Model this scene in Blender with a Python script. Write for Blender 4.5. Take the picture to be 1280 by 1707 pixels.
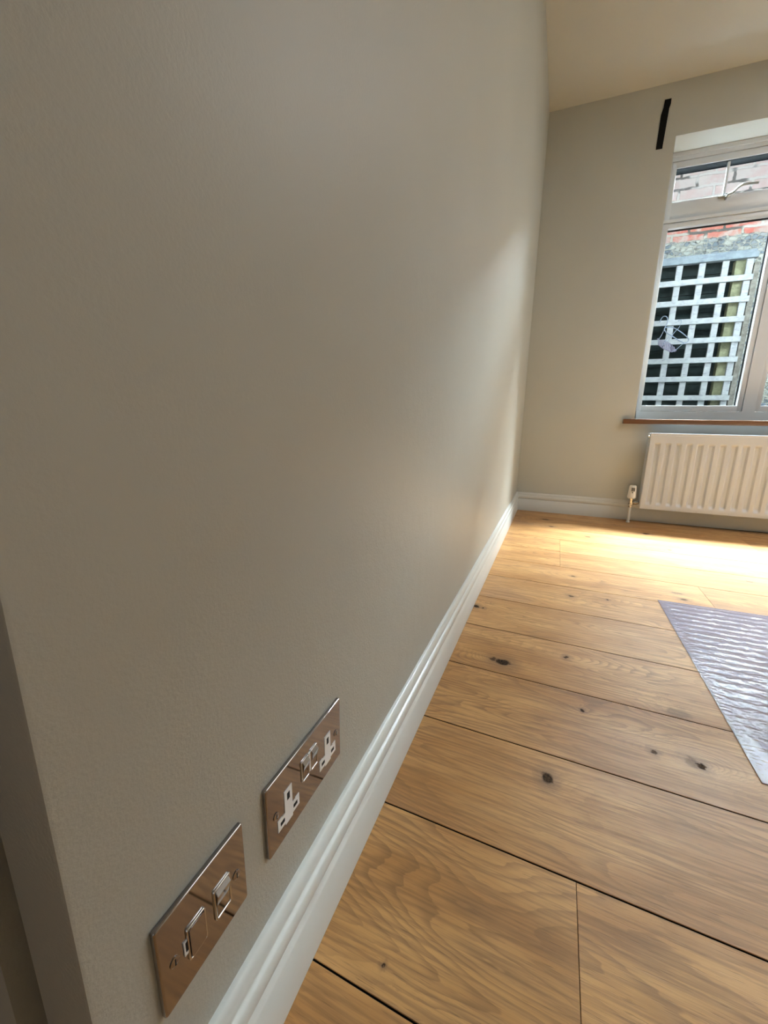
import bpy, bmesh, math, random
from mathutils import Vector, Matrix, noise as mnoise
random.seed(7)
for o in list(bpy.data.objects): bpy.data.objects.remove(o, do_unlink=True)
scene = bpy.context.scene
COL = scene.collection

# ------------------------------------------------------------------ room size
L, H = 2.9787, 2.3405          # window wall at y = L, ceiling at z = H, left wall at x = 0
XR, YB = 3.06, -2.6            # right wall, rear wall
YE = 0.0934                    # near end of the left wall
WX0, WX1, WZ0, WZ1 = 0.65, 2.43, 0.6275, 2.0936   # window opening

# ------------------------------------------------------------------ camera
yaw, pit, rol = .39, -.2301, .0126
cy, sy, cp, sp, cr, sr = math.cos(yaw), math.sin(yaw), math.cos(pit), math.sin(pit), math.cos(rol), math.sin(rol)
F = Vector((-sy*cp, cy*cp, sp)); R0 = Vector((cy, sy, 0)); U0 = R0.cross(F)
R2 = cr*R0 + sr*U0; U2 = -sr*R0 + cr*U0
cam = bpy.data.cameras.new('camera'); co = bpy.data.objects.new('camera', cam); COL.objects.link(co)
co.matrix_world = Matrix(((R2.x, U2.x, -F.x, .2259), (R2.y, U2.y, -F.y, 0), (R2.z, U2.z, -F.z, .6309), (0, 0, 0, 1)))
cam.sensor_fit = 'HORIZONTAL'; cam.sensor_width = 36; cam.lens = 688.2/1280*36; cam.clip_start = .01
scene.camera = co

# ------------------------------------------------------------------ light
scene.view_settings.view_transform = 'Standard'; scene.view_settings.look = 'None'
scene.view_settings.gamma = 1; scene.view_settings.use_curve_mapping = False
scene.view_settings.exposure = 0.42
scene.cycles.caustics_reflective = False
world = bpy.data.worlds.new('overcast_sky'); scene.world = world; world.use_nodes = True
wn = world.node_tree.nodes; wl = world.node_tree.links
bg = wn['Background']; bg.inputs[1].default_value = 0.8
tcw = wn.new('ShaderNodeTexCoord'); sxw = wn.new('ShaderNodeSeparateXYZ'); rw = wn.new('ShaderNodeValToRGB')
wl.new(tcw.outputs['Generated'], sxw.inputs[0]); wl.new(sxw.outputs['Z'], rw.inputs[0]); wl.new(rw.outputs[0], bg.inputs[0])
rw.color_ramp.elements[0].color = (.55, .6, .66, 1); rw.color_ramp.elements[1].color = (.93, .98, 1.0, 1)

def area(name, loc, rot, sx, sy_, power, col, portal=False):
    l = bpy.data.lights.new(name, 'AREA'); l.shape = 'RECTANGLE'; l.size = sx; l.size_y = sy_; l.energy = power; l.color = col
    o = bpy.data.objects.new(name, l); COL.objects.link(o); o.location = loc; o.rotation_euler = rot
    if portal: l.cycles.is_portal = True
    return o
area('window_sky_portal', ((WX0+WX1)/2, L+.34, (WZ0+WZ1)/2), (math.radians(-90), 0, 0), WX1-WX0+.1, WZ1-WZ0+.1, 1, (1, 1, 1), True)
SKY = 7000.0
sl = area('sky_light', (1.5, L+3.4, 6.6), (0, 0, 0), 7.0, 1.8, SKY, (.84, .94, 1.0))
sl.rotation_euler = Vector((0.0, -3.4, -5.2)).to_track_quat('-Z', 'Y').to_euler()
sl = area('low_sky_light', (1.4, L+3.0, 4.4), (0, 0, 0), 6.5, 2.8, 16000.0, (.84, .94, 1.0))
sl.rotation_euler = Vector((0.0, -3.0, -3.1)).to_track_quat('-Z', 'Y').to_euler()
FILL = 3.5
area('overhead_fill', (2.2, 1.85, H-.01), (0, 0, 0), 1.2, 1.3, 22.0, (.90, .96, 1.0))  # added fill lamp under the ceiling, out of view; no roof opening here
area('rear_fill', (.5, YB+.03, 1.25), (math.radians(90), 0, 0), 1.2, 1.9, FILL, (.95, .98, 1.0))  # added fill lamp behind the camera, set before a solid wall

# ------------------------------------------------------------------ node helpers
class NT:
    def __init__(s, name):
        s.m = bpy.data.materials.new(name); s.m.use_nodes = True; s.t = s.m.node_tree
        s.b = s.t.nodes['Principled BSDF']; s.out = s.t.nodes['Material Output']
    def n(s, typ, ins=None, **kw):
        x = s.t.nodes.new('ShaderNode'+typ)
        for k, v in kw.items(): setattr(x, k, v)
        for k, v in (ins or {}).items(): s.set(x.inputs[k], v)
        return x
    def set(s, sock, v):
        if isinstance(v, bpy.types.NodeSocket): s.t.links.new(v, sock)
        elif isinstance(v, bpy.types.Node): s.t.links.new(v.outputs[0], sock)
        else: sock.default_value = v
    def math(s, op, a, b=0.0, c=0.0, clamp=False):
        x = s.n('Math', {0: a, 1: b, 2: c}, operation=op); x.use_clamp = clamp; return x.outputs[0]
    def vm(s, op, a, b=(0, 0, 0)):
        return s.n('VectorMath', {0: a, 1: b}, operation=op)
    def mr(s, v, a, b, c=0.0, d=1.0, smooth=True):
        x = s.n('MapRange', {0: v, 1: a, 2: b, 3: c, 4: d}); x.interpolation_type = 'SMOOTHSTEP' if smooth else 'LINEAR'; return x.outputs[0]
    def mix(s, f, a, b, blend='MIX'):
        x = s.n('Mix', data_type='RGBA', blend_type=blend)
        s.set(x.inputs['Factor'], f); s.set(x.inputs['A'], a); s.set(x.inputs['B'], b); return x.outputs['Result']
    def noise(s, vec, scale=5., detail=3., rough=.5, dist=0.):
        return s.n('TexNoise', {'Vector': vec, 'Scale': scale, 'Detail': detail, 'Roughness': rough, 'Distortion': dist}).outputs[0]
    def scl(s, vec, x, y, z): return s.n('Mapping', {0: vec, 3: (x, y, z)}).outputs[0]
    def bump(s, h, strength=.3, dist=.001, normal=None):
        x = s.n('Bump', {'Strength': strength, 'Distance': dist, 'Height': h})
        if normal is not None: s.set(x.inputs['Normal'], normal)
        return x.outputs[0]
    def P(s, **kw):
        names = dict(col='Base Color', rough='Roughness', metal='Metallic', spec='Specular IOR Level', nrm='Normal', coat='Coat Weight', coatr='Coat Roughness')
        for k, v in kw.items(): s.set(s.b.inputs[names[k]], v)
        return s.m
def c4(r, g, b): return (r, g, b, 1)
def obco(t): return t.n('TexCoord').outputs['Object']

def paint(name, col, rough=.5, tex=.25, scale=320., spec=.35):
    t = NT(name); v = obco(t)
    a = t.noise(v, scale, 2., .6); b = t.noise(v, 38., 3., .6); c = t.noise(v, 2.2, 3., .5)
    h = t.math('ADD', t.math('MULTIPLY', a, .5), t.math('MULTIPLY', b, .7))
    k = t.mix(t.mr(c, .35, .65), c4(*[x*.975 for x in col]), c4(*col))
    return t.P(col=k, rough=rough, spec=spec, nrm=t.bump(t.math('MULTIPLY', h, t.mr(c, .38, .62, .25, 1.)), tex, .0017))
M = {}
M['wall'] = paint('cream_wall_paint', (.545, .555, .515), .42, .6)
M['ceiling'] = paint('ceiling_paint', (.585, .585, .53), .8, .15)
M['trim'] = paint('white_gloss_trim_paint', (.67, .68, .66), .28, .05, 60., .6)
M['upvc'] = paint('white_window_plastic', (.66, .69, .72), .3, .03, 60., .5)
M['radiator'] = paint('white_radiator_enamel', (.58, .62, .68), .28, .03, 90., .5)
M['plastic'] = paint('white_plastic', (.82, .80, .78), .35, .02, 90., .5)
M['black'] = paint('black_tape', (.006, .006, .006), .75, .2, 300., .15)
M['hole'] = paint('black_slot', (.004, .004, .004), .8, .05)
M['seal_shade'] = paint('black_seal_and_shade', (.012, .014, .016), .6, .05)
M['lintel'] = paint('shaded_lintel', (.003, .0035, .004), .95, .3, 60., .0)  # near-black colour stands for the unlit shade under the lintel

def metal(name, col, rough):
    t = NT(name); v = obco(t); n_ = t.noise(v, 25., 3.)
    return t.P(col=c4(*col), metal=1.0, rough=t.mr(n_, .3, .7, rough*.8, rough*1.3))
M['chrome'] = metal('polished_chrome', (.385, .355, .35), .06)
M['lit_chrome'] = metal('lit_chrome_edge', (.66, .65, .65), .2)  # paler copy of the chrome: light caught on the rims put into the colour
M['handle'] = metal('satin_metal', (.55, .55, .52), .35)
M['valve'] = metal('dull_chrome_valve', (.45, .43, .40), .25)
M['wire'] = paint('grey_wire', (.20, .23, .28), .45, .1)
M['lilac'] = paint('pale_lilac_plastic', (.17, .145, .19), .5, .1)

def glass():
    t = NT('window_glass'); nt = t.t
    tr = t.n('BsdfTransparent', {0: c4(.93, .96, .96)}); gl = t.n('BsdfGlossy', {'Color': c4(1, 1, 1), 'Roughness': .01})
    fr = t.n('Fresnel', {0: 1.45}); mx = t.n('MixShader', {0: t.math('MULTIPLY', fr.outputs[0], .4), 1: tr, 2: gl})
    nt.links.new(mx.outputs[0], t.out.inputs[0]); return t.m
M['glass'] = glass()

def mat_plastic():
    t = NT('clear_ribbed_plastic'); nt = t.t; v = obco(t)
    n_ = t.noise(t.scl(v, 45., 110., 1.), 1., 3., .55)
    nb = t.bump(n_, .6, .0028)
    tr = t.n('BsdfTransparent', {0: c4(.86, .84, .92)}); gl = t.n('BsdfGlossy', {'Color': c4(1, 1, 1), 'Roughness': .13, 'Normal': nb})
    df = t.n('BsdfDiffuse', {'Color': c4(.46, .43, .57)})
    m1 = t.n('MixShader', {0: .42, 1: tr, 2: df})
    fr = t.n('Fresnel', {0: 1.6, 'Normal': nb}); mx = t.n('MixShader', {0: t.math('MULTIPLY', fr.outputs[0], .75, clamp=True), 1: m1, 2: gl})
    nt.links.new(mx.outputs[0], t.out.inputs[0]); return t.m
M['mat'] = mat_plastic()

# (x, y, half length, half width, darkness)
KNOTS = [(.151, 1.020, .022, .016, 1.), (.125, 1.026, .010, .012, .8), (.026, 1.323, .010, .011, 1.), (.050, 1.320, .006, .006, .9),
         (.2691, .6816, .011, .0135, .95), (.5338, .8235, .009, .010, .95), (.520, .828, .013, .016, .45), (.4594, .8268, .006, .007, .8),
         (.3368, .8995, .004, .005, .95), (.3068, 1.1119, .007, .009, .9), (.5304, .9729, .030, .017, .35), (.6949, 1.7374, .022, .007, .6),
         (.7030, 1.681, .014, .009, .75), (.3288, 1.5455, .010, .008, .85), (.448, 1.5658, .005, .006, .8), (.3405, 1.76, .008, .006, .75),
         (.7924, 2.3373, .012, .011, .6), (.433, 2.421, .016, .012, .6), (.7385, 2.6273, .022, .014, .95), (.9943, 1.99, .018, .008, .6),
         (.245, 2.5705, .016, .010, .8), (.2067, 2.7398, .024, .014, .75), (.0977, .3277, .0025, .003, .95), (1.4, 1.2, .012, .012, .8), (1.9, .5, .014, .012, .9)]
W_, Y0_, ANG = .2236, .3009, -.0274
def oak():
    t = NT('oiled_oak_boards'); v = obco(t)
    at = t.n('Attribute', attribute_name='plank'); ps = t.n('SeparateColor', {0: at.outputs['Color']})
    rnd, rnd2, tone = ps.outputs[0], ps.outputs[1], ps.outputs[2]
    sep = t.n('SeparateXYZ', {0: v})
    x = sep.outputs[0]; y = t.math('ADD', sep.outputs[1], t.math('MULTIPLY', x, -ANG))
    off = t.math('MULTIPLY', rnd, 37.0)
    # knots
    wob = t.noise(v, 70., 3., .6); wv = t.n('CombineXYZ', {0: t.math('MULTIPLY', t.math('SUBTRACT', wob, .5), .020), 1: t.math('MULTIPLY', t.math('SUBTRACT', wob, .5), -.016), 2: 0.})
    vd = t.vm('ADD', v, wv.outputs[0]).outputs[0]
    core = halo = ring = None
    for kx, ky, a, b, d in KNOTS:
        s1 = t.vm('SUBTRACT', vd, (kx, ky, 0)).outputs[0]
        s2 = t.vm('MULTIPLY', s1, (1/a, 1/b, 0)).outputs[0]
        ln = t.vm('LENGTH', s2).outputs['Value']
        c_ = t.math('MULTIPLY', t.mr(ln, .55, 1.15, 1., 0.), d); h_ = t.math('MULTIPLY', t.mr(ln, .8, 3.2, 1., 0.), d)
        s3 = t.vm('MULTIPLY', s1, (1/(a*4+.035), 1/(b*2.2+.012), 0)).outputs[0]; l3 = t.vm('LENGTH', s3).outputs['Value']
        r_ = t.math('MULTIPLY', t.math('EXPONENT', t.math('MULTIPLY', l3, -1.0)), min(1., b*75))
        core = c_ if core is None else t.math('MAXIMUM', core, c_)
        halo = h_ if halo is None else t.math('MAXIMUM', halo, h_)
        ring = r_ if ring is None else t.math('ADD', ring, r_)
    # growth-ring field: long along the board, tight across it, bent round the knots
    gv = t.n('CombineXYZ', {0: t.math('ADD', t.math('MULTIPLY', x, 1.5), off), 1: t.math('MULTIPLY', y, 7.0), 2: off})
    g = t.noise(gv.outputs[0], 1.0, 1.6, .45, .25)
    jv = t.n('CombineXYZ', {0: t.math('MULTIPLY', x, 16.), 1: t.math('MULTIPLY', y, 60.), 2: off}); jit = t.noise(jv.outputs[0], 1.0, 2., .6)
    fld = t.math('ADD', t.math('ADD', g, t.math('MULTIPLY', ring, .22)), t.math('MULTIPLY', jit, .022))
    fr_ = t.math('FRACT', t.math('MULTIPLY', fld, 34.0))
    rings = t.mr(fr_, .35, 1.0, 0., 1.)
    rings2 = t.math('MULTIPLY', rings, t.mr(fr_, .94, 1.0, 1., .0))
    rmask = t.mr(t.noise(t.vm('MULTIPLY', gv.outputs[0], (1.7, .5, 1.)).outputs[0], 1.3, 2.), .36, .62, .25, 1.)
    # straight fine grain and pores
    fv = t.n('CombineXYZ', {0: t.math('MULTIPLY', x, 7.), 1: t.math('MULTIPLY', y, 190.), 2: off}); fine = t.noise(fv.outputs[0], 1., 3., .6)
    fv2 = t.n('CombineXYZ', {0: t.math('MULTIPLY', x, 30.), 1: t.math('MULTIPLY', y, 620.), 2: off}); pores = t.noise(fv2.outputs[0], 1., 2., .6)
    mott = t.noise(t.n('CombineXYZ', {0: t.math('MULTIPLY', x, 3.2), 1: t.math('MULTIPLY', y, 11.), 2: off}).outputs[0], 1., 4., .6)
    base = t.mix(t.mr(mott, .33, .68), c4(.45, .218, .074), c4(.63, .345, .136))
    base = t.mix(t.math('MULTIPLY', t.math('MULTIPLY', rings2, rmask), .55), base, c4(.215, .110, .050))
    base = t.mix(t.mr(fine, .40, .66, 0., .44), base, c4(.20, .105, .052))
    base = t.mix(t.mr(pores, .58, .74, 0., .42), base, c4(.13, .070, .036))
    sheen = t.noise(t.n('CombineXYZ', {0: t.math('MULTIPLY', x, 2.3), 1: t.math('MULTIPLY', y, 4.), 2: t.math('ADD', off, 9.)}).outputs[0], 1., 2., .5)
    base = t.mix(t.mr(sheen, .55, .75, 0., .22), base, c4(.34, .215, .155))  # soft patches: grey-purple sky sheen mixed into the board colour
    tn = t.math('ADD', t.math('MULTIPLY', tone, .5), .75)
    base = t.mix(1.0, base, t.n('CombineXYZ', {0: tn, 1: tn, 2: tn}).outputs[0], 'MULTIPLY')
    base = t.mix(t.math('MULTIPLY', halo, .42), base, c4(.085, .045, .035))
    cn = t.noise(v, 260., 2.)
    base = t.mix(t.math('MULTIPLY', core, t.mr(cn, .35, .6, 1., .85)), base, c4(.010, .006, .005))
    hgt = t.math('SUBTRACT', t.math('MULTIPLY', fine, .5), t.math('ADD', t.math('MULTIPLY', core, 1.5), t.mr(pores, .58, .74, 0., .4)))
    return t.P(col=base, rough=t.math('MAXIMUM', t.mr(fine, .3, .7, .36, .48), core), spec=.26, nrm=t.bump(hgt, .25, .0012))
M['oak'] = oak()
def sillwood():
    t = NT('shaded_oak_sill'); v = obco(t); n_ = t.noise(t.scl(v, 3., 60., 60.), 1., 4., .6, .4)
    return t.P(col=t.mix(t.mr(n_, .3, .7), c4(.11, .045, .017), c4(.20, .09, .038)), rough=.35, spec=.4)  # oak darkened for the shade on its backlit front edge
M['sill'] = sillwood()
def weathered(name, c1, c2, c3):
    t = NT(name); v = obco(t); n_ = t.noise(t.scl(v, 18., 18., 18.), 1., 5., .7); f = t.noise(t.scl(v, 22., 30., 90.), 1., 3., .7)
    k = t.mix(t.mr(n_, .35, .65), c4(*c1), c4(*c2)); k = t.mix(t.mr(f, .55, .72, 0., .6), k, c4(*c3))
    return t.P(col=k, rough=.85, spec=.15, nrm=t.bump(f, .5, .003))
M['slat'] = weathered('whitewashed_weathered_wood', (.34, .345, .34), (.44, .44, .43), (.14, .145, .17))
M['caprail'] = weathered('blue_grey_weathered_wood', (.12, .14, .155), (.20, .22, .23), (.05, .055, .075))
M['fence'] = weathered('dark_green_stained_wood', (.008, .013, .013), (.020, .028, .026), (.005, .007, .007))
M['post'] = weathered('green_tinged_timber', (.13, .13, .075), (.22, .21, .125), (.07, .065, .04))
M['edge'] = weathered('brown_weathered_wood', (.11, .10, .08), (.22, .20, .17), (.04, .035, .027))
M['ground'] = weathered('grey_paving', (.12, .12, .11), (.17, .165, .155), (.08, .08, .075))
def masonry():
    t = NT('old_brick_and_flint'); v = obco(t); sp_ = t.n('SeparateXYZ', {0: v})
    x, z = sp_.outputs[0], sp_.outputs[2]
    w1 = t.noise(v, 14., 3., .6); w2 = t.noise(t.vm('ADD', v, (5, 5, 5)).outputs[0], 14., 3., .6)
    xx = t.math('ADD', x, t.math('MULTIPLY', t.math('SUBTRACT', w1, .5), .030)); zz = t.math('ADD', z, t.math('MULTIPLY', t.math('SUBTRACT', w2, .5), .026))
    bv = t.n('CombineXYZ', {0: xx, 1: zz, 2: 0.})
    br = t.n('TexBrick', {'Vector': bv.outputs[0], 'Color1': c4(.44, .105, .078), 'Color2': c4(.50, .18, .13), 'Mortar': c4(.50, .47, .40), 'Scale': 1.0,
                          'Mortar Size': .010, 'Mortar Smooth': .25, 'Bias': 0., 'Brick Width': .225, 'Row Height': .078})
    br.offset = .5
    pale = t.mr(z, 2.12, 2.24, 0., 1.); lime = t.noise(v, 9., 4., .65)
    bc = t.mix(t.mr(lime, .40, .60, 0., .75), br.outputs[0], c4(.54, .48, .41))
    bc2 = t.mix(.62, bc, c4(.82, .72, .68))
    bc = t.mix(pale, bc, bc2)  # paler upper courses: limewash plus overexposed light put into the colour
    crk = t.noise(t.vm('ADD', bv.outputs[0], (3, 1, 0)).outputs[0], 6., 2., .5)
    bc = t.mix(t.math('MULTIPLY', t.mr(br.outputs[1], .5, .95), t.mr(crk, .50, .58, 0., .9)), bc, c4(.06, .05, .045))
    fl = t.n('TexVoronoi', {'Vector': t.n('CombineXYZ', {0: xx, 1: t.math('MULTIPLY', zz, 1.7), 2: 0.}).outputs[0], 'Scale': 26.0, 'Randomness': 1.0}, feature='DISTANCE_TO_EDGE')
    fc = t.n('TexVoronoi', {'Vector': t.n('CombineXYZ', {0: xx, 1: t.math('MULTIPLY', zz, 1.7), 2: 0.}).outputs[0], 'Scale': 26.0, 'Randomness': 1.0})
    tint = t.n('SeparateColor', {0: fc.outputs['Color']})
    fcol = t.mix(t.mr(tint.outputs[0], .15, .85, smooth=False), c4(.16, .18, .20), c4(.56, .55, .48))
    fcol = t.mix(t.mr(fl.outputs[0], .02, .10), c4(.46, .43, .35), fcol)
    fcol = t.mix(t.mr(t.noise(v, 40., 3.), .58, .66, 0., .7), fcol, c4(.05, .05, .05))
    isf = t.mr(t.math('ADD', z, t.math('MULTIPLY', t.math('SUBTRACT', w1, .5), .05)), 1.975, 1.985, 1., 0.)
    col = t.mix(isf, bc, fcol)
    hb = t.math('MULTIPLY', br.outputs[1], -1.0); hf = t.mr(fl.outputs[0], 0., .2)
    hh = t.math('ADD', t.math('MULTIPLY', isf, hf), t.math('MULTIPLY', t.math('SUBTRACT', 1., isf), hb))
    return t.P(col=col, rough=.9, spec=.1, nrm=t.bump(t.math('ADD', hh, t.math('MULTIPLY', w1, .6)), .6, .012))
M['masonry'] = masonry()

# ------------------------------------------------------------------ mesh helpers
class MB:
    def __init__(s): s.bm = bmesh.new()
    def box(s, x0, x1, y0, y1, z0, z1, bev=0., seg=2):
        vs = [s.bm.verts.new((x, y, z)) for x in (x0, x1) for y in (y0, y1) for z in (z0, z1)]
        fs = [s.bm.faces.new([vs[i] for i in q]) for q in ((0, 1, 3, 2), (4, 6, 7, 5), (0, 4, 5, 1), (2, 3, 7, 6), (0, 2, 6, 4), (1, 5, 7, 3))]
        if bev > 0:
            es = list({e for f in fs for e in f.edges})
            bmesh.ops.bevel(s.bm, geom=es, offset=bev, segments=seg, affect='EDGES', profile=.5)
        return s
    def prism(s, pts, axis, a, b):
        """extrude a 2D outline along an axis ('x','y','z')"""
        def mk(p, t):
            return {'x': (t, p[0], p[1]), 'y': (p[0], t, p[1]), 'z': (p[0], p[1], t)}[axis]
        v0 = [s.bm.verts.new(mk(p, a(p) if callable(a) else a)) for p in pts]; v1 = [s.bm.verts.new(mk(p, b(p) if callable(b) else b)) for p in pts]
        n = len(pts)
        for i in range(n): s.bm.faces.new((v0[i], v0[(i+1) % n], v1[(i+1) % n], v1[i]))
        s.bm.faces.new(v0[::-1]); s.bm.faces.new(v1); return s
    def tube(s, pts, r, n=10, caps=True):
        pts = [Vector(p) for p in pts]; rs = r if isinstance(r, (list, tuple)) else [r]*len(pts); rings = []; up = None
        for i, p in enumerate(pts):
            d = (pts[min(i+1, len(pts)-1)] - pts[max(i-1, 0)]).normalized()
            if up is None: up = d.orthogonal().normalized()
            up = (up - d*up.dot(d)).normalized(); w = d.cross(up)
            rings.append([s.bm.verts.new(p + (up*math.cos(2*math.pi*k/n) + w*math.sin(2*math.pi*k/n))*rs[i]) for k in range(n)])
        for a, b in zip(rings, rings[1:]):
            for k in range(n): s.bm.faces.new((a[k], a[(k+1) % n], b[(k+1) % n], b[k]))
        if caps: s.bm.faces.new(rings[0][::-1]); s.bm.faces.new(rings[-1])
        return s
    def build(s, name, mat, parent=None, smooth=False, loc=None):
        bmesh.ops.recalc_face_normals(s.bm, faces=s.bm.faces[:])
        me = bpy.data.meshes.new(name); s.bm.to_mesh(me); s.bm.free(); me.materials.append(mat)
        if smooth:
            me.polygons.foreach_set('use_smooth', [True]*len(me.polygons))
            if smooth == 'auto': me.set_sharp_from_angle(angle=math.radians(35))
        o = bpy.data.objects.new(name, me); COL.objects.link(o)
        if parent is not None:
            o.parent = parent
            o.matrix_parent_inverse = Matrix.Translation(-parent.location)
        return o
def tag(o, label, cat, group=None, kind=None):
    o['label'] = label; o['category'] = cat
    if group: o['group'] = group
    if kind: o['kind'] = kind
    return o
def empty(name, loc):
    o = bpy.data.objects.new(name, None); COL.objects.link(o); o.location = loc; o.empty_display_size = .05; return o

# ------------------------------------------------------------------ shell
tag(MB().box(0-.057, 0, YE, L+.02, -.02, H, .003).build('wall_left', M['wall'], smooth='auto'), 'long cream painted wall on the left with two chrome plates low down', 'wall', kind='structure')
b = MB(); T = .175
for q in ((-.057, WX0, -.02, H), (WX1, XR, -.02, H), (WX0, WX1, -.02, WZ0), (WX0, WX1, WZ1, H)):
    b.box(q[0], q[1], L, L+T+.06, q[2], q[3])
tag(b.build('wall_back', M['wall']), 'cream end wall holding the window above the radiator', 'wall', kind='structure')
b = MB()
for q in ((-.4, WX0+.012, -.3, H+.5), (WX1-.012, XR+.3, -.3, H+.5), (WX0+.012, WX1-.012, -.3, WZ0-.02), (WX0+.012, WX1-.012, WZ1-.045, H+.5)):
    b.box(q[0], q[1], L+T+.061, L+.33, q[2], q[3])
tag(b.build('wall_outside', M['lintel']), 'outer leaf of the window wall, coloured near-black for the shade under its lintel', 'wall', kind='structure')
tag(MB().box(XR, XR+.1, YB, L, -.02, H).build('wall_right', M['wall']), 'cream wall on the right side of the room', 'wall', kind='structure')
b = MB()
for q in ((-1.6, XR, -.02, H),): b.box(q[0], q[1], YB-.1, YB, q[2], q[3])
tag(b.build('wall_rear', M['wall']), 'cream wall closing the room behind the camera', 'wall', kind='structure')
tag(MB().box(-1.7, -1.6, YB-.1, L+.1, -.02, H).build('wall_side', M['wall']), 'wall of the next room beyond the opening at the left', 'wall', kind='structure')
tag(MB().box(-1.7, XR+.1, YB-.1, L+.05, H, H+.08).build('ceiling', M['ceiling']), 'plain cream ceiling above the window wall', 'ceiling', kind='structure')
# door lining beyond the end of the left wall: a deep dark rebate, then a white jamb
b = MB(); b.box(-.0885, -.057, YE+.12, YE+.16, 0, H); b.box(-1.6, -.0885, YE-.004, YE+.16, 0, H)
tag(b.build('trim_1', M['wall']), 'pale jamb past the wall end at the lower left, behind a dark rebate', 'trim', kind='structure')

# floor: boards of one surface
def floor():
    bm = bmesh.new(); lay = bm.loops.layers.float_color.new('plank')
    joints = {0: [.311, 2.25], 1: [1.55], 2: [1.8], 3: [1.25], 4: [2.2], 5: [1.5], 6: [.785, 2.6], 7: [.292, 2.1], 8: [.2915, 1.9], 9: [1.7], 10: [1.2, 3.0], 11: [2.0]}
    tones = {(-1, 1): .50, (0, 1): .48, (0, 2): .56, (1, 1): .46, (2, 1): .50, (3, 1): .55, (4, 1): .50, (5, 1): .56, (6, 1): .74, (6, 2): .50, (7, 1): .66, (7, 2): .46, (8, 1): .62, (8, 2): .64, (9, 1): .62, (10, 1): .58, (11, 1): .5}
    g = .0011
    for k in range(-14, 12):
        js = [-1.75] + joints.get(k, [random.uniform(-.8, .6), random.uniform(1.1, 2.6)]) + [3.15]
        if k in joints: js.insert(1, -.9 - .1*(k % 3))
        for i in range(len(js)-1):
            x0, x1 = js[i]+.00025, js[i+1]-.00025
            if i == 0: idx = 0
            tn = tones.get((k, i if k in joints else -9), random.uniform(.42, .66))
            col = (random.random(), random.random(), tn, 1)
            nseg = 1
            y0a = Y0_+k*W_+g; y1a = Y0_+(k+1)*W_-g
            top = []; rim = []; bot = []
            be = .0007
            for (x, y, dx, dy) in ((x0, y0a, 1, 1), (x1, y0a, -1, 1), (x1, y1a, -1, -1), (x0, y1a, 1, -1)):
                lim = L+.02
                yy = min(y+ANG*x, lim)
                top.append(bm.verts.new((x+dx*be*.6, min(y+dy*be+ANG*x, lim), 0))); rim.append(bm.verts.new((x, yy, -be))); bot.append(bm.verts.new((x, yy, -.004)))
            fs = [bm.faces.new(top)]
            for a, b_ in ((top, rim), (rim, bot)):
                for j in range(4):
                    fs.append(bm.faces.new((a[j], a[(j+1) % 4], b_[(j+1) % 4], b_[j])))
                    if a is rim: fs[-1].material_index = 1
            for f in fs:
                for lp in f.loops: lp[lay] = col
    bmesh.ops.recalc_face_normals(bm, faces=bm.faces[:])
    # sub-floor seen in the open joints
    vs = [bm.verts.new(p) for p in ((-1.75, YB-.1, -.004), (3.15, YB-.1, -.004), (3.15, L+.02, -.004), (-1.75, L+.02, -.004))]
    f = bm.faces.new(vs); f.material_index = 1
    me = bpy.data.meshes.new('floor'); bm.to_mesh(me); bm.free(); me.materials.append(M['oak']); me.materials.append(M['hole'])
    o = bpy.data.objects.new('floor', me); COL.objects.link(o)
    tag(o, 'wide oiled oak floorboards with dark knots running across the room', 'floor', kind='structure')
floor()

# skirting
PROF = [(0, 0), (.0185, 0), (.0185, .0725), (.0176, .0738), (.0136, .0800), (.0131, .0815)]
for i in range(9):
    a = math.radians(-72 + i*18); PROF.append((.0128 + .0046*math.cos(a), .0935 + .0115*math.sin(a)))
PROF += [(.0112, .1056), (.0106, .1066), (.0112, .1085), (.0103, .1140), (.0085, .1185), (.0060, .1222), (.0040, .1236), (0, .1240)]
def skirt_left():
    b = MB(); n = len(PROF)
    v0 = [b.bm.verts.new((p[0], YE+.0005, p[1])) for p in PROF]; v1 = [b.bm.verts.new((p[0], L-p[0], p[1])) for p in PROF]
    for i in range(n): b.bm.faces.new((v0[i], v0[(i+1) % n], v1[(i+1) % n], v1[i]))
    b.bm.faces.new(v0); b.bm.faces.new(v1)
    tag(b.build('baseboard_left', M['trim'], smooth='auto'), 'white moulded skirting along the foot of the long left wall', 'skirting board', kind='structure')
    b = MB()
    v0 = [b.bm.verts.new((p[0], L-p[0], p[1])) for p in PROF]; v1 = [b.bm.verts.new((XR-p[0], L-p[0], p[1])) for p in PROF]
    for i in range(n): b.bm.faces.new((v0[i], v0[(i+1) % n], v1[(i+1) % n], v1[i]))
    tag(b.build('baseboard_back', M['trim'], smooth='auto'), 'white moulded skirting under the window, running behind the radiator', 'skirting board', kind='structure')
    b = MB()
    v0 = [b.bm.verts.new((XR-p[0], YB, p[1])) for p in PROF]; v1 = [b.bm.verts.new((XR-p[0], L-p[0], p[1])) for p in PROF]
    for i in range(n): b.bm.faces.new((v0[i], v0[(i+1) % n], v1[(i+1) % n], v1[i]))
    tag(b.build('baseboard_right', M['trim'], smooth='auto'), 'white moulded skirting along the right wall', 'skirting board', kind='structure')
skirt_left()

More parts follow.
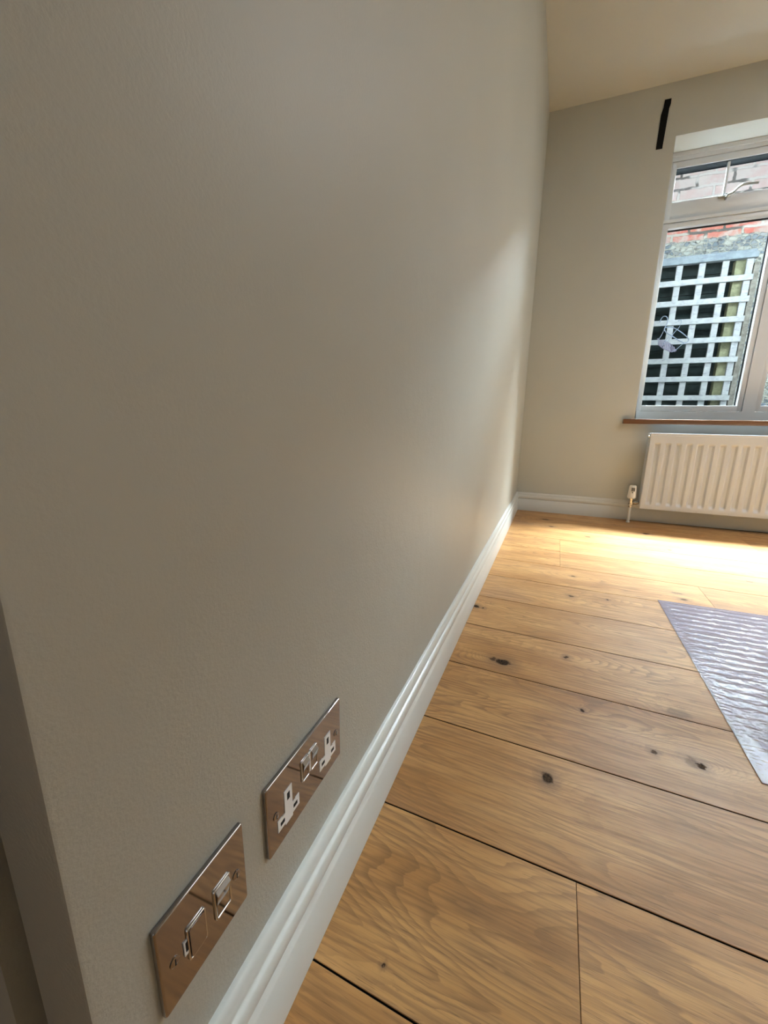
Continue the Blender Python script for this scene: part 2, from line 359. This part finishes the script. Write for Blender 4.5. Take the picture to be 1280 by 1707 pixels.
# ------------------------------------------------------------------ window
win = empty('window_1', ((WX0+WX1)/2, L+.17, WZ0)); tag(win, 'white framed window with top lights over an oak sill, garden wall outside', 'window', kind='structure')
YF = L+.17            # room side face of the fixed frame
NB = 3; pitch = .599; FX0 = WX0+.004
b = MB()
b.box(FX0, FX0+.024, YF, YF+.06, WZ0, WZ1)                       # left jamb
b.box(WX1-.028, WX1-.004, YF, YF+.06, WZ0, WZ1)
b.box(FX0, WX1-.004, YF, YF+.06, 2.052, WZ1-.0005)               # head
b.box(FX0, WX1-.004, YF-.006, YF, 2.071, WZ1-.0005, .0015)       # bead under the soffit
b.box(FX0, WX1-.004, YF, YF+.06, WZ0, .6765)                     # bottom rail
b.box(FX0, WX1-.004, YF-.004, YF+.06, 1.742, 1.757)              # transom
for i in range(1, NB):
    xm = FX0+.0125+i*pitch-.012
    b.box(xm-.030, xm+.030, YF-.001, YF+.06, .6765, 2.052)
b.build('window_frame', M['upvc'], win)
MULL = [FX0+.024] + [FX0+.0125+i*pitch-.012 for i in range(1, NB)] + [WX1-.028]
for i in range(NB):
    x0 = MULL[i] + (0 if i == 0 else .030); x1 = MULL[i+1] - (0 if i == NB-1 else .030)
    # bottom casement
    def sash(z0, z1, st, rb, rt, proj):
        s = MB(); yo = YF+proj
        s.box(x0+.0015, x0+st, yo, yo+.05, z0, z1, .002); s.box(x1-st, x1-.0015, yo, yo+.05, z0, z1, .002)
        s.box(x0+st-.002, x1-st+.002, yo, yo+.05, z0, z0+rb, .002); s.box(x0+st-.002, x1-st+.002, yo, yo+.05, z1-rt, z1, .002)
        return s, yo
    s, yo = sash(.6785, 1.7405, .026, .034, .026, .006)
    so = s.build('window_sash', M['upvc'], win, smooth='auto')
    s = MB(); zi0, zi1, xi0, xi1 = .7125, 1.7145, x0+.026, x1-.026   # outer glazing rebate
    g = MB().box(xi0-.003, xi1+.003, yo+.040, yo+.044, zi0-.003, zi1+.003).build('glass_pane', M['glass'], win)
    g.parent = so; g.matrix_parent_inverse = Matrix()
    s.box(xi0, xi1, yo+.032, yo+.040, zi1-.007, zi1); s.box(xi1-.006, xi1, yo+.032, yo+.040, zi0, zi1-.007)
    q = s.build('seal_shade_strip', M['seal_shade'], win); q.parent = so; q.matrix_parent_inverse = Matrix()
    # top light
    s, yo = sash(1.759, 2.050, .026, .088, .034, .006)
    so = s.build('top_light_sash', M['upvc'], win, smooth='auto')
    g = MB().box(xi0-.003, xi1+.003, yo+.040, yo+.044, 1.844, 2.019).build('glass_pane', M['glass'], win); g.parent = so; g.matrix_parent_inverse = Matrix()
    xc = (x0+x1)/2
    q = MB().box(xi0, xi1, yo+.004, yo+.0395, 2.0125, 2.0160).build('seal_shade_strip', M['seal_shade'], win); q.parent = so; q.matrix_parent_inverse = Matrix()  # added black lining, draws the band of shade under the head
    q = MB().box(xi0, xi1, yo+.0445, yo+.056, 2.0135, 2.0165).build('seal_shade_strip', M['seal_shade'], win); q.parent = so; q.matrix_parent_inverse = Matrix()  # same painted shade band, continued behind the glass
    q = MB().box(xc-.006, xc+.006, yo+.010, yo+.026, 1.846, 2.017, .001).build('glazing_bar', M['upvc'], win); q.parent = so; q.matrix_parent_inverse = Matrix()
    s = MB()
    s.tube([(xc-.028, yo-.004, 1.8385), (xc+.03, yo-.004, 1.8385)], [.0055, .0055], 8)
    s.tube([(xc+.008, yo+.006, 1.824), (xc+.008, yo-.022, 1.830), (xc+.013, yo-.026, 1.842)], .0058, 8)
    s.tube([(xc+.010, yo-.026, 1.836), (xc+.030, yo-.028, 1.842), (xc+.050, yo-.030, 1.862), (xc+.066, yo-.030, 1.872), (xc+.100, yo-.030, 1.872), (xc+.138, yo-.030, 1.870)], [.006, .0055, .0055, .0065, .007, .006], 8)
    q = s.build('casement_stay', M['handle'], win, smooth='auto'); q.parent = so; q.matrix_parent_inverse = Matrix()
SB = L-.032
b = MB(); b.box(.5885, WX1+.06, SB, L+.0, .5985, .6275, .004); b.box(WX0, WX1, L-.01, YF+.01, .5985, .6275)
b.build('window_sill', M['sill'], win, smooth='auto')

# ------------------------------------------------------------------ radiator
YR = L-.108; RX0, RX1, RZ0, RZ1 = .7315, 1.93, .0965, .548
rad = empty('radiator', ((RX0+RX1)/2, YR+.04, RZ0)); tag(rad, 'white panel radiator with vertical flutes under the window sill', 'radiator')
def ss(a, b_, v):
    t_ = max(0., min(1., (v-a)/(b_-a))); return t_*t_*(3-2*t_)
b = MB(); xs = [RX0+(RX1-RX0)*i/420 for i in range(421)]; zs = [RZ0+(RZ1-RZ0)*j/110 for j in range(111)]; grid = []
for z in zs:
    row = []
    for x in xs:
        u = (x-.7715)/.0521; ph = u-math.floor(u+.5)
        d = .0115*(1-ss(.15, .33, abs(ph)))
        end = ss(.118, .143+.012*ph*ph, z)*(1-ss(.482, .492, z)) if x > .752 and x < RX1-.035 else 0
        zend = ss(.118, .143, z-.03*ph*ph)*(1-ss(.482, .493, z))
        yy = YR + (d*zend if end > 0 or zend > 0 and .752 < x < RX1-.035 else 0)
        if z > RZ1-.012: yy += .0022 if z < RZ1-.006 else 0
        if z < RZ0+.010: yy += .001
        row.append(b.bm.verts.new((x, yy, z)))
    grid.append(row)
for j in range(110):
    for i in range(420): b.bm.faces.new((grid[j][i], grid[j][i+1], grid[j+1][i+1], grid[j+1][i]))
bo = [grid[0][i] for i in range(421)] + [grid[j][420] for j in range(1, 111)] + [grid[110][i] for i in range(419, -1, -1)] + [grid[j][0] for j in range(109, 0, -1)]
bk = [b.bm.verts.new((v.co.x, YR+.012, v.co.z)) for v in bo]
for i in range(len(bo)): b.bm.faces.new((bo[i], bo[(i+1) % len(bo)], bk[(i+1) % len(bo)], bk[i]))
b.build('front_panel', M['radiator'], rad, smooth='auto')
b = MB(); b.box(RX0+.01, RX1-.01, YR+.058, YR+.066, RZ0, RZ1-.01, .003); b.build('rear_panel', M['radiator'], rad)
for x in (RX0-.0035, RX1+.0005):
    MB().box(x, x+.003, YR+.004, YR+.068, RZ0+.012, RZ1-.004, .001).build('side_panel', M['radiator'], rad)
b = MB(); b.box(RX0, RX1, YR+.013, YR+.017, RZ1-.003, RZ1+.001); b.box(RX0, RX1, YR+.062, YR+.068, RZ1-.003, RZ1+.001)
x = RX0+.004
while x < RX1: b.box(x, x+.0025, YR+.017, YR+.062, RZ1-.003, RZ1+.0005); x += .0085
b.build('top_grille', M['radiator'], rad)
b = MB(); x = RX0+.03
while x < RX1-.03: b.box(x, x+.001, YR+.014, YR+.056, RZ0+.02, RZ1-.03); b.box(x, x+.018, YR+.052, YR+.053, RZ0+.02, RZ1-.03); x += .02
b.build('convector_fins', M['radiator'], rad)
b = MB(); b.tube([(RX0-.010, YR+.010, .529), (RX0+.002, YR+.010, .529)], .006, 8); b.build('bleed_plug', M['valve'], rad)
for x in (RX0+.15, RX1-.15): MB().box(x, x+.03, YR+.067, L-.0005, .2, .5).build('wall_bracket', M['radiator'], rad)
VX, VY = .6835, YR+.022
b = MB()
b.tube([(VX, VY, .096), (VX, VY, .108), (VX, VY, .1085), (VX, VY, .120), (VX, VY, .1205), (VX, VY, .150)], [.011, .011, .014, .014, .0105, .012], 14)
b.tube([(VX, VY, .126), (VX+.014, VY, .126), (VX+.0145, VY, .126), (VX+.030, VY, .126), (VX+.0305, VY, .126), (VX+.05, VY, .126)], [.009, .009, .013, .013, .008, .008], 12)
vb = b.build('thermostatic_valve', M['valve'], rad, smooth='auto')
b = MB(); prof = [(.0, .151), (.019, .151), (.0235, .156), (.0245, .162), (.0225, .180), (.0200, .215), (.0190, .226), (.0150, .2315), (0, .2325)]
n = 40; rings = []
for r, z in prof[1:-1]:
    rings.append([b.bm.verts.new((VX+(r-(.0012 if k % 2 and .165 < z < .22 else 0))*math.cos(2*math.pi*k/n), VY+(r-(.0012 if k % 2 and .165 < z < .22 else 0))*math.sin(2*math.pi*k/n), z)) for k in range(n)])
for a, c in zip(rings, rings[1:]):
    for k in range(n): b.bm.faces.new((a[k], a[(k+1) % n], c[(k+1) % n], c[k]))
b.bm.faces.new(rings[0][::-1]); b.bm.faces.new(rings[-1])
hd = b.build('valve_head', M['plastic'], rad, smooth='auto'); hd.parent = vb; hd.matrix_parent_inverse = Matrix()
b = MB()
for dx in (-.007, .0, .007): b.box(VX+dx-.0016, VX+dx+.0016, VY-.0225, VY-.019, .198, .219)
b.tube([(VX-.002, VY-.0245, .190), (VX-.002, VY-.019, .190)], .003, 8)
q = b.build('dial_mark', M['hole'], rad); q.parent = vb; q.matrix_parent_inverse = Matrix()
b = MB(); b.tube([(VX, VY, .0), (VX, VY, .098)], .0076, 14); b.tube([(VX, VY, 0), (VX, VY, .006)], .0115, 14)
q = b.build('pipe', M['trim'], rad, smooth='auto'); q.parent = vb; q.matrix_parent_inverse = Matrix()

# ------------------------------------------------------------------ wall plates (yc, zc on the wall x = 0)
def rounded(y0, y1, z0, z1, r, n=5):
    out = []
    for cy_, cz_, a0 in ((y1-r, z1-r, 0), (y0+r, z1-r, 90), (y0+r, z0+r, 180), (y1-r, z0+r, 270)):
        for i in range(n+1):
            a = math.radians(a0+90*i/n); out.append((cy_+r*math.cos(a), cz_+r*math.sin(a)))
    return out
def plate(root, y0, y1, z0, z1):
    b = MB(); lo = rounded(y0-.0002, y1+.0002, z0-.0002, z1+.0002, .0022); loops = []
    for ins, x in ((0, .0008), (0, .0034), (.00012, .0040), (.00047, .00453), (.0010, .00488), (.0016, .0050)):
        loops.append([b.bm.verts.new((x, y, z)) for y, z in rounded(y0+ins, y1-ins, z0+ins, z1-ins, .0022)])
    for a, c in zip(loops, loops[1:]):
        for k in range(len(a)): b.bm.faces.new((a[k], a[(k+1) % len(a)], c[(k+1) % len(a)], c[k]))
    b.bm.faces.new(loops[0][::-1]); b.bm.faces.new(loops[-1])
    o = b.build('face_plate', M['chrome'], root, smooth=True)
    for p in o.data.polygons:
        if len(p.vertices) > 4: p.use_smooth = False
    MB().box(0, .0008, y0+.0008, y1-.0008, z0+.0008, z1-.0008).build('gasket', M['plastic'], root)
def screw(root, y, z):
    b = MB(); b.tube([(.0046, y, z), (.0056, y, z), (.0062, y, z)], [.0040, .0040, .0028], 18)
    s = b.build('screw', M['chrome'], root, smooth='auto')
    q = MB().box(.0058, .00635, y-.0005, y+.0005, z-.0028, z+.0028).build('slot', M['hole'], root); q.parent = s; q.matrix_parent_inverse = Matrix()
def rocker(root, y0, y1, z0, z1, frame=.0014, name='rocker_surround'):
    b = MB(); out = rounded(y0-frame, y1+frame, z0-frame, z1+frame, .002); inn = rounded(y0-.0001, y1+.0001, z0-.0001, z1+.0001, .0008)
    ls = [[b.bm.verts.new((x, y, z)) for y, z in pts] for pts, x in ((out, .0046), (out, .0062), ([((p[0]*.7+q[0]*.3), (p[1]*.7+q[1]*.3)) for p, q in zip(out, inn)], .0067), (inn, .0065), (inn, .0046))]
    for a, c in zip(ls, ls[1:]):
        for k in range(len(a)): b.bm.faces.new((a[k], a[(k+1) % len(a)], c[(k+1) % len(a)], c[k]))
    b.build(name, M['lit_chrome'], root, smooth=True)
    if name != 'rocker_surround': return
    b = MB(); h = z1-z0; pr = [(.0050, z0), (.0058, z0+.0004), (.0062, z0+h*.45), (.0086, z1-.0046), (.0088, z1-.0040), (.0060, z1-.0002), (.0050, z1)]
    v0 = [b.bm.verts.new((p[0], y0+.0002, p[1])) for p in pr]; v1 = [b.bm.verts.new((p[0], y1-.0002, p[1])) for p in pr]
    for i in range(len(pr)): b.bm.faces.new((v0[i], v0[(i+1) % len(pr)], v1[(i+1) % len(pr)], v1[i]))
    b.bm.faces.new(v0); b.bm.faces.new(v1)
    bmesh.ops.bevel(b.bm, geom=b.bm.edges[:], offset=.0003, segments=2, affect='EDGES')
    b.build('rocker_switch', M['chrome'], root)

y1c, z1c = .3259, .2421
sock = empty('double_socket', (0, y1c, z1c)); tag(sock, 'polished chrome double wall socket with white pin inserts and two rockers', 'socket')
plate(sock, y1c-.073, y1c+.073, z1c-.0417, z1c+.0417)
screw(sock, y1c-.0603, z1c); screw(sock, y1c+.0603, z1c)
for cy_ in (-.0398, .0402):
    Y = y1c+cy_
    def P_(pts): return [(Y+a, z1c+c) for a, c in pts]
    b = MB(); b.prism(P_([(-.0065, .0145), (.0065, .0145), (.0065, -.0105), (.0115, -.0105), (.0118, -.0095), (.0185, -.0095), (.0185, -.0235), (.0065, -.0235), (.0065, -.0262), (-.0065, -.0262), (-.0065, -.0235), (-.0185, -.0235), (-.0185, -.0095), (-.0118, -.0095), (-.0115, -.0105), (-.0065, -.0105)]), 'x', .0044, .0055)
    ins = b.build('outlet_insert', M['plastic'], sock)
    def sub(o): o.parent = ins; o.matrix_parent_inverse = Matrix()
    sub(MB().box(.0050, .0057, Y-.0022, Y+.0022, z1c+.0010, z1c+.0095).build('pin_slot', M['hole'], sock))
    for s_ in (-1, 1): sub(MB().box(.0050, .0057, Y+s_*.0112-.0034, Y+s_*.0112+.0034, z1c-.0190, z1c-.0148).build('pin_slot', M['hole'], sock))
MB().box(.0046, .0060, y1c-.0022, y1c+.0032, z1c-.0020, z1c+.0225, .0004).build('rocker_divider', M['plastic'], sock)
rocker(sock, y1c-.0140, y1c-.0024, z1c-.0022, z1c+.0222); rocker(sock, y1c+.0036, y1c+.0152, z1c-.0022, z1c+.0222)

y2c, z2c = .1775, .2415
spur = empty('fused_switch', (0, y2c, z2c)); tag(spur, 'square polished chrome fused switch plate nearest the wall end', 'switch')
plate(spur, y2c-.0438, y2c+.0438, z2c-.0419, z2c+.0419)
screw(spur, y2c-.0320, z2c-.0015); screw(spur, y2c+.0318, z2c-.0015)
rocker(spur, y2c-.0194, y2c-.0044, z2c-.0176, z2c+.0106, .0015, 'fuse_holder_surround')
b = MB(); b.prism(rounded(y2c-.0190, y2c-.0048, z2c-.0172, z2c+.0102, .002), 'x', .0060, .0071); b.build('fuse_holder', M['chrome'], spur)
MB().box(.0046, .0060, y2c-.0242, y2c-.0208, z2c-.0095, z2c+.0040, .0003).build('fuse_pull', M['plastic'], spur)
MB().box(.0050, .0063, y2c-.0228, y2c-.0209, z2c-.0060, z2c+.0028).build('pull_slot', M['hole'], spur)
rocker(spur, y2c+.0078, y2c+.0225, z2c-.0165, z2c+.0112, .0018)

# ------------------------------------------------------------------ clear mat
def floor_mat():
    b = MB(); x0, y0, x1, y1 = .613, .8205, 1.62, 1.634
    nx, ny = 330, 300; top = []; 
    for j in range(ny+1):
        row = []
        v = j/ny
        for i in range(nx+1):
            u = i/nx
            x = x0 + (x1-x0)*u + .010*(1-v)*(1-u); y = y0 + (y1-y0)*v + .018*u*v
            e = ss(.016, .03, (x-x0-.010*(1-v))) * ss(.012, .03, x1-x) * ss(.006, .02, y-y0) * ss(.004, .012, y1-y)
            rib = .5+.5*math.cos(2*math.pi*y/.0335)
            nz = mnoise.noise(Vector((x*26, y*9, 3.)))
            stud = .5+.5*math.cos(2*math.pi*x/.040 + math.pi*round(y/.0335))
            h = rib*(.0006+.0008*stud*(.6+nz)) + .0006*nz + .0010*mnoise.noise(Vector((x*5, y*8, 1.)))
            row.append(b.bm.verts.new((x, y, .0022 + .0012*e*0 + max(-.0008, h)*e)))
        top.append(row)
    for j in range(ny):
        for i in range(nx): b.bm.faces.new((top[j][i], top[j][i+1], top[j+1][i+1], top[j+1][i]))
    bo = [top[0][i] for i in range(nx+1)] + [top[j][nx] for j in range(1, ny+1)] + [top[ny][i] for i in range(nx-1, -1, -1)] + [top[j][0] for j in range(ny-1, 0, -1)]
    bk = [b.bm.verts.new((v.co.x, v.co.y, .0004)) for v in bo]
    for i in range(len(bo)): b.bm.faces.new((bo[i], bo[(i+1) % len(bo)], bk[(i+1) % len(bo)], bk[i]))
    o = b.build('plastic_floor_mat', M['mat'], smooth='auto')
    tag(o, 'clear ribbed plastic mat lying on the oak floor at the right', 'floor mat')
floor_mat()

# ------------------------------------------------------------------ black strip on the window wall
pts = [(.564, 2.047), (.5941, 2.0468), (.5945, 2.06), (.6000, 2.225), (.6045, 2.245), (.6045, 2.2695), (.5749, 2.269), (.5735, 2.235), (.5664, 2.205), (.5655, 2.13)]
b = MB(); b.prism(pts, 'y', L-.0035, L-.0002)
tag(b.build('tape_strip', M['black']), 'black strip stuck upright on the wall left of the window, below the ceiling', 'tape')

# ------------------------------------------------------------------ outdoors
tag(MB().box(-4, 8, L+.331, L+6, -.25, -.15).build('ground', M['ground']), 'paved side passage outside the window', 'ground', kind='structure')
tag(MB().box(-3.5, 7, L+1.25, L+1.50, -.15, 2.50).build('garden_wall', M['masonry']), 'old brick wall over a band of flint, outside the window', 'wall')
TY = L+1.0
tr = empty('trellis_panel', (.55, TY, -.15)); tag(tr, 'whitewashed square wooden trellis standing against the dark fence', 'trellis')
rows = [1.616-.1375*k for k in range(0, 12)]
for k, z in enumerate(rows):
    w = random.uniform(-.003, .003)
    MB().box(-.35, 1.392+random.uniform(-.006, .004), TY-.011, TY+.009, z-.018+w, z+.020+w, .002).build('horizontal_slat', M['slat'], tr)
for k in range(-9, 4):
    x = .945+.1403*k; a = -.006
    b = MB(); b.box(x-.0205, x+.0195, TY+.009, TY+.027, .05, 1.75, .002); b.build('vertical_slat', M['slat'], tr)
MB().box(-.35, 1.40, TY-.020, TY+.030, 1.742, 1.778, .003).build('top_rail', M['caprail'], tr)
MB().box(-.35, 1.392, TY+.002, TY+.050, 1.782, 1.800, .003).build('capping', M['caprail'], tr)
fen = empty('boarded_fence', (.5, TY+.12, -.15)); tag(fen, 'dark stained boarded fence behind the trellis', 'fence')
b = MB(); z = -.14
while z < 1.74: b.prism([(TY+.105, z), (TY+.130, z), (TY+.130, z+.130), (TY+.118, z+.130)], 'x', -.6, 1.395); z += .1305
b.build('boards', M['fence'], fen)
MB().box(1.396, 1.432, TY+.028, TY+.135, -.15, 1.72, .004).build('end_post', M['edge'], fen)
tag(MB().box(1.290, 1.352, TY+.040, TY+.1, -.15, 1.75, .004).build('fence_post', M['post']), 'greenish timber post between trellis and fence near its right end', 'post')

# wire basket hooked on the trellis
bk_ = empty('wire_basket', (.95, TY-.1, 1.13)); tag(bk_, 'wire basket with a lilac slatted base hooked on the trellis', 'basket')
def curve(pts, r, n=8, sub=5):
    """tube through the points along a Catmull-Rom curve"""
    p = [Vector(q) for q in pts]; out = []
    for i in range(len(p)-1):
        p0, p1, p2, p3 = p[max(i-1, 0)], p[i], p[i+1], p[min(i+2, len(p)-1)]
        for k in range(sub):
            u = k/sub; out.append(.5*((2*p1)+(p2-p0)*u+(2*p0-5*p1+4*p2-p3)*u*u+(3*p1-p0-3*p2+p3)*u**3))
    out.append(p[-1]); return MB().tube(out, r, n)
curve([(.864, 3.961, 1.350), (.867, 3.958, 1.367), (.876, 3.951, 1.386), (.891, 3.944, 1.389), (.904, 3.939, 1.378), (.909, 3.934, 1.356), (.906, 3.929, 1.328), (.895, 3.909, 1.301)], .0032).build('hook', M['wire'], bk_, smooth=True)
curve([(.984, 3.961, 1.350), (.986, 3.962, 1.357), (.994, 3.955, 1.361), (1.0, 3.947, 1.349), (1.0, 3.944, 1.333), (.99, 3.941, 1.301), (.97, 3.934, 1.276), (.951, 3.924, 1.245), (.926, 3.909, 1.2)], .0022).build('hook', M['wire'], bk_, smooth=True)
curve([(.895, 3.909, 1.301), (.892, 3.899, 1.286), (.904, 3.879, 1.26), (.938, 3.849, 1.23), (.983, 3.839, 1.196), (1.023, 3.849, 1.178), (1.046, 3.869, 1.188), (1.052, 3.889, 1.21), (1.034, 3.909, 1.238), (.992, 3.939, 1.281), (.954, 3.944, 1.304), (.922, 3.929, 1.307), (.895, 3.909, 1.301)], .0034).build('hoop', M['wire'], bk_, smooth=True)
for pts in ([(.89, 3.899, 1.284), (.878, 3.904, 1.246), (.865, 3.909, 1.215), (.866, 3.909, 1.19)], [(.921, 3.854, 1.233), (.905, 3.859, 1.202), (.886, 3.864, 1.164)], [(1.019, 3.847, 1.177), (.997, 3.859, 1.154), (.977, 3.869, 1.132), (.958, 3.869, 1.121)]):
    curve(pts, .0022).build('stay_wire', M['wire'], bk_, smooth=True)
# slatted base: strips between its upper and lower rim
top = [Vector(p) for p in ((.864, 3.919, 1.213), (.883, 3.929, 1.22), (.914, 3.934, 1.213), (.946, 3.934, 1.195), (.985, 3.919, 1.153))]
bot = [Vector(p) for p in ((.867, 3.909, 1.187), (.886, 3.879, 1.16), (.92, 3.869, 1.137), (.958, 3.869, 1.121), (.982, 3.899, 1.142))]
b = MB()
def lerp(ps, u):
    f = u*(len(ps)-1); i = min(int(f), len(ps)-2); return ps[i].lerp(ps[i+1], f-i)
for k in range(12):
    a0, a1 = lerp(top, k/12), lerp(top, (k+.55)/12); c0, c1 = lerp(bot, k/12), lerp(bot, (k+.55)/12); nrm = (a1-a0).cross(c0-a0).normalized()*.0012
    vs = [b.bm.verts.new(v+nrm) for v in (a0, a1, c1, c0)] + [b.bm.verts.new(v-nrm) for v in (a0, a1, c1, c0)]
    b.bm.faces.new(vs[:4]); b.bm.faces.new(vs[4:][::-1])
    for i in range(4): b.bm.faces.new((vs[i], vs[(i+1) % 4], vs[4+(i+1) % 4], vs[4+i]))
b.build('slatted_base', M['lilac'], bk_)
curve(bot, .0030).build('base_rim', M['lilac'], bk_, smooth=True)
for p, q in (((.858, 3.909, 1.228), (.864, 3.909, 1.218)), ((.972, 3.869, 1.123), (.983, 3.869, 1.131))):
    MB().tube([p, q], .0050, 8).build('end_cap', M['lilac'], bk_, smooth='auto')
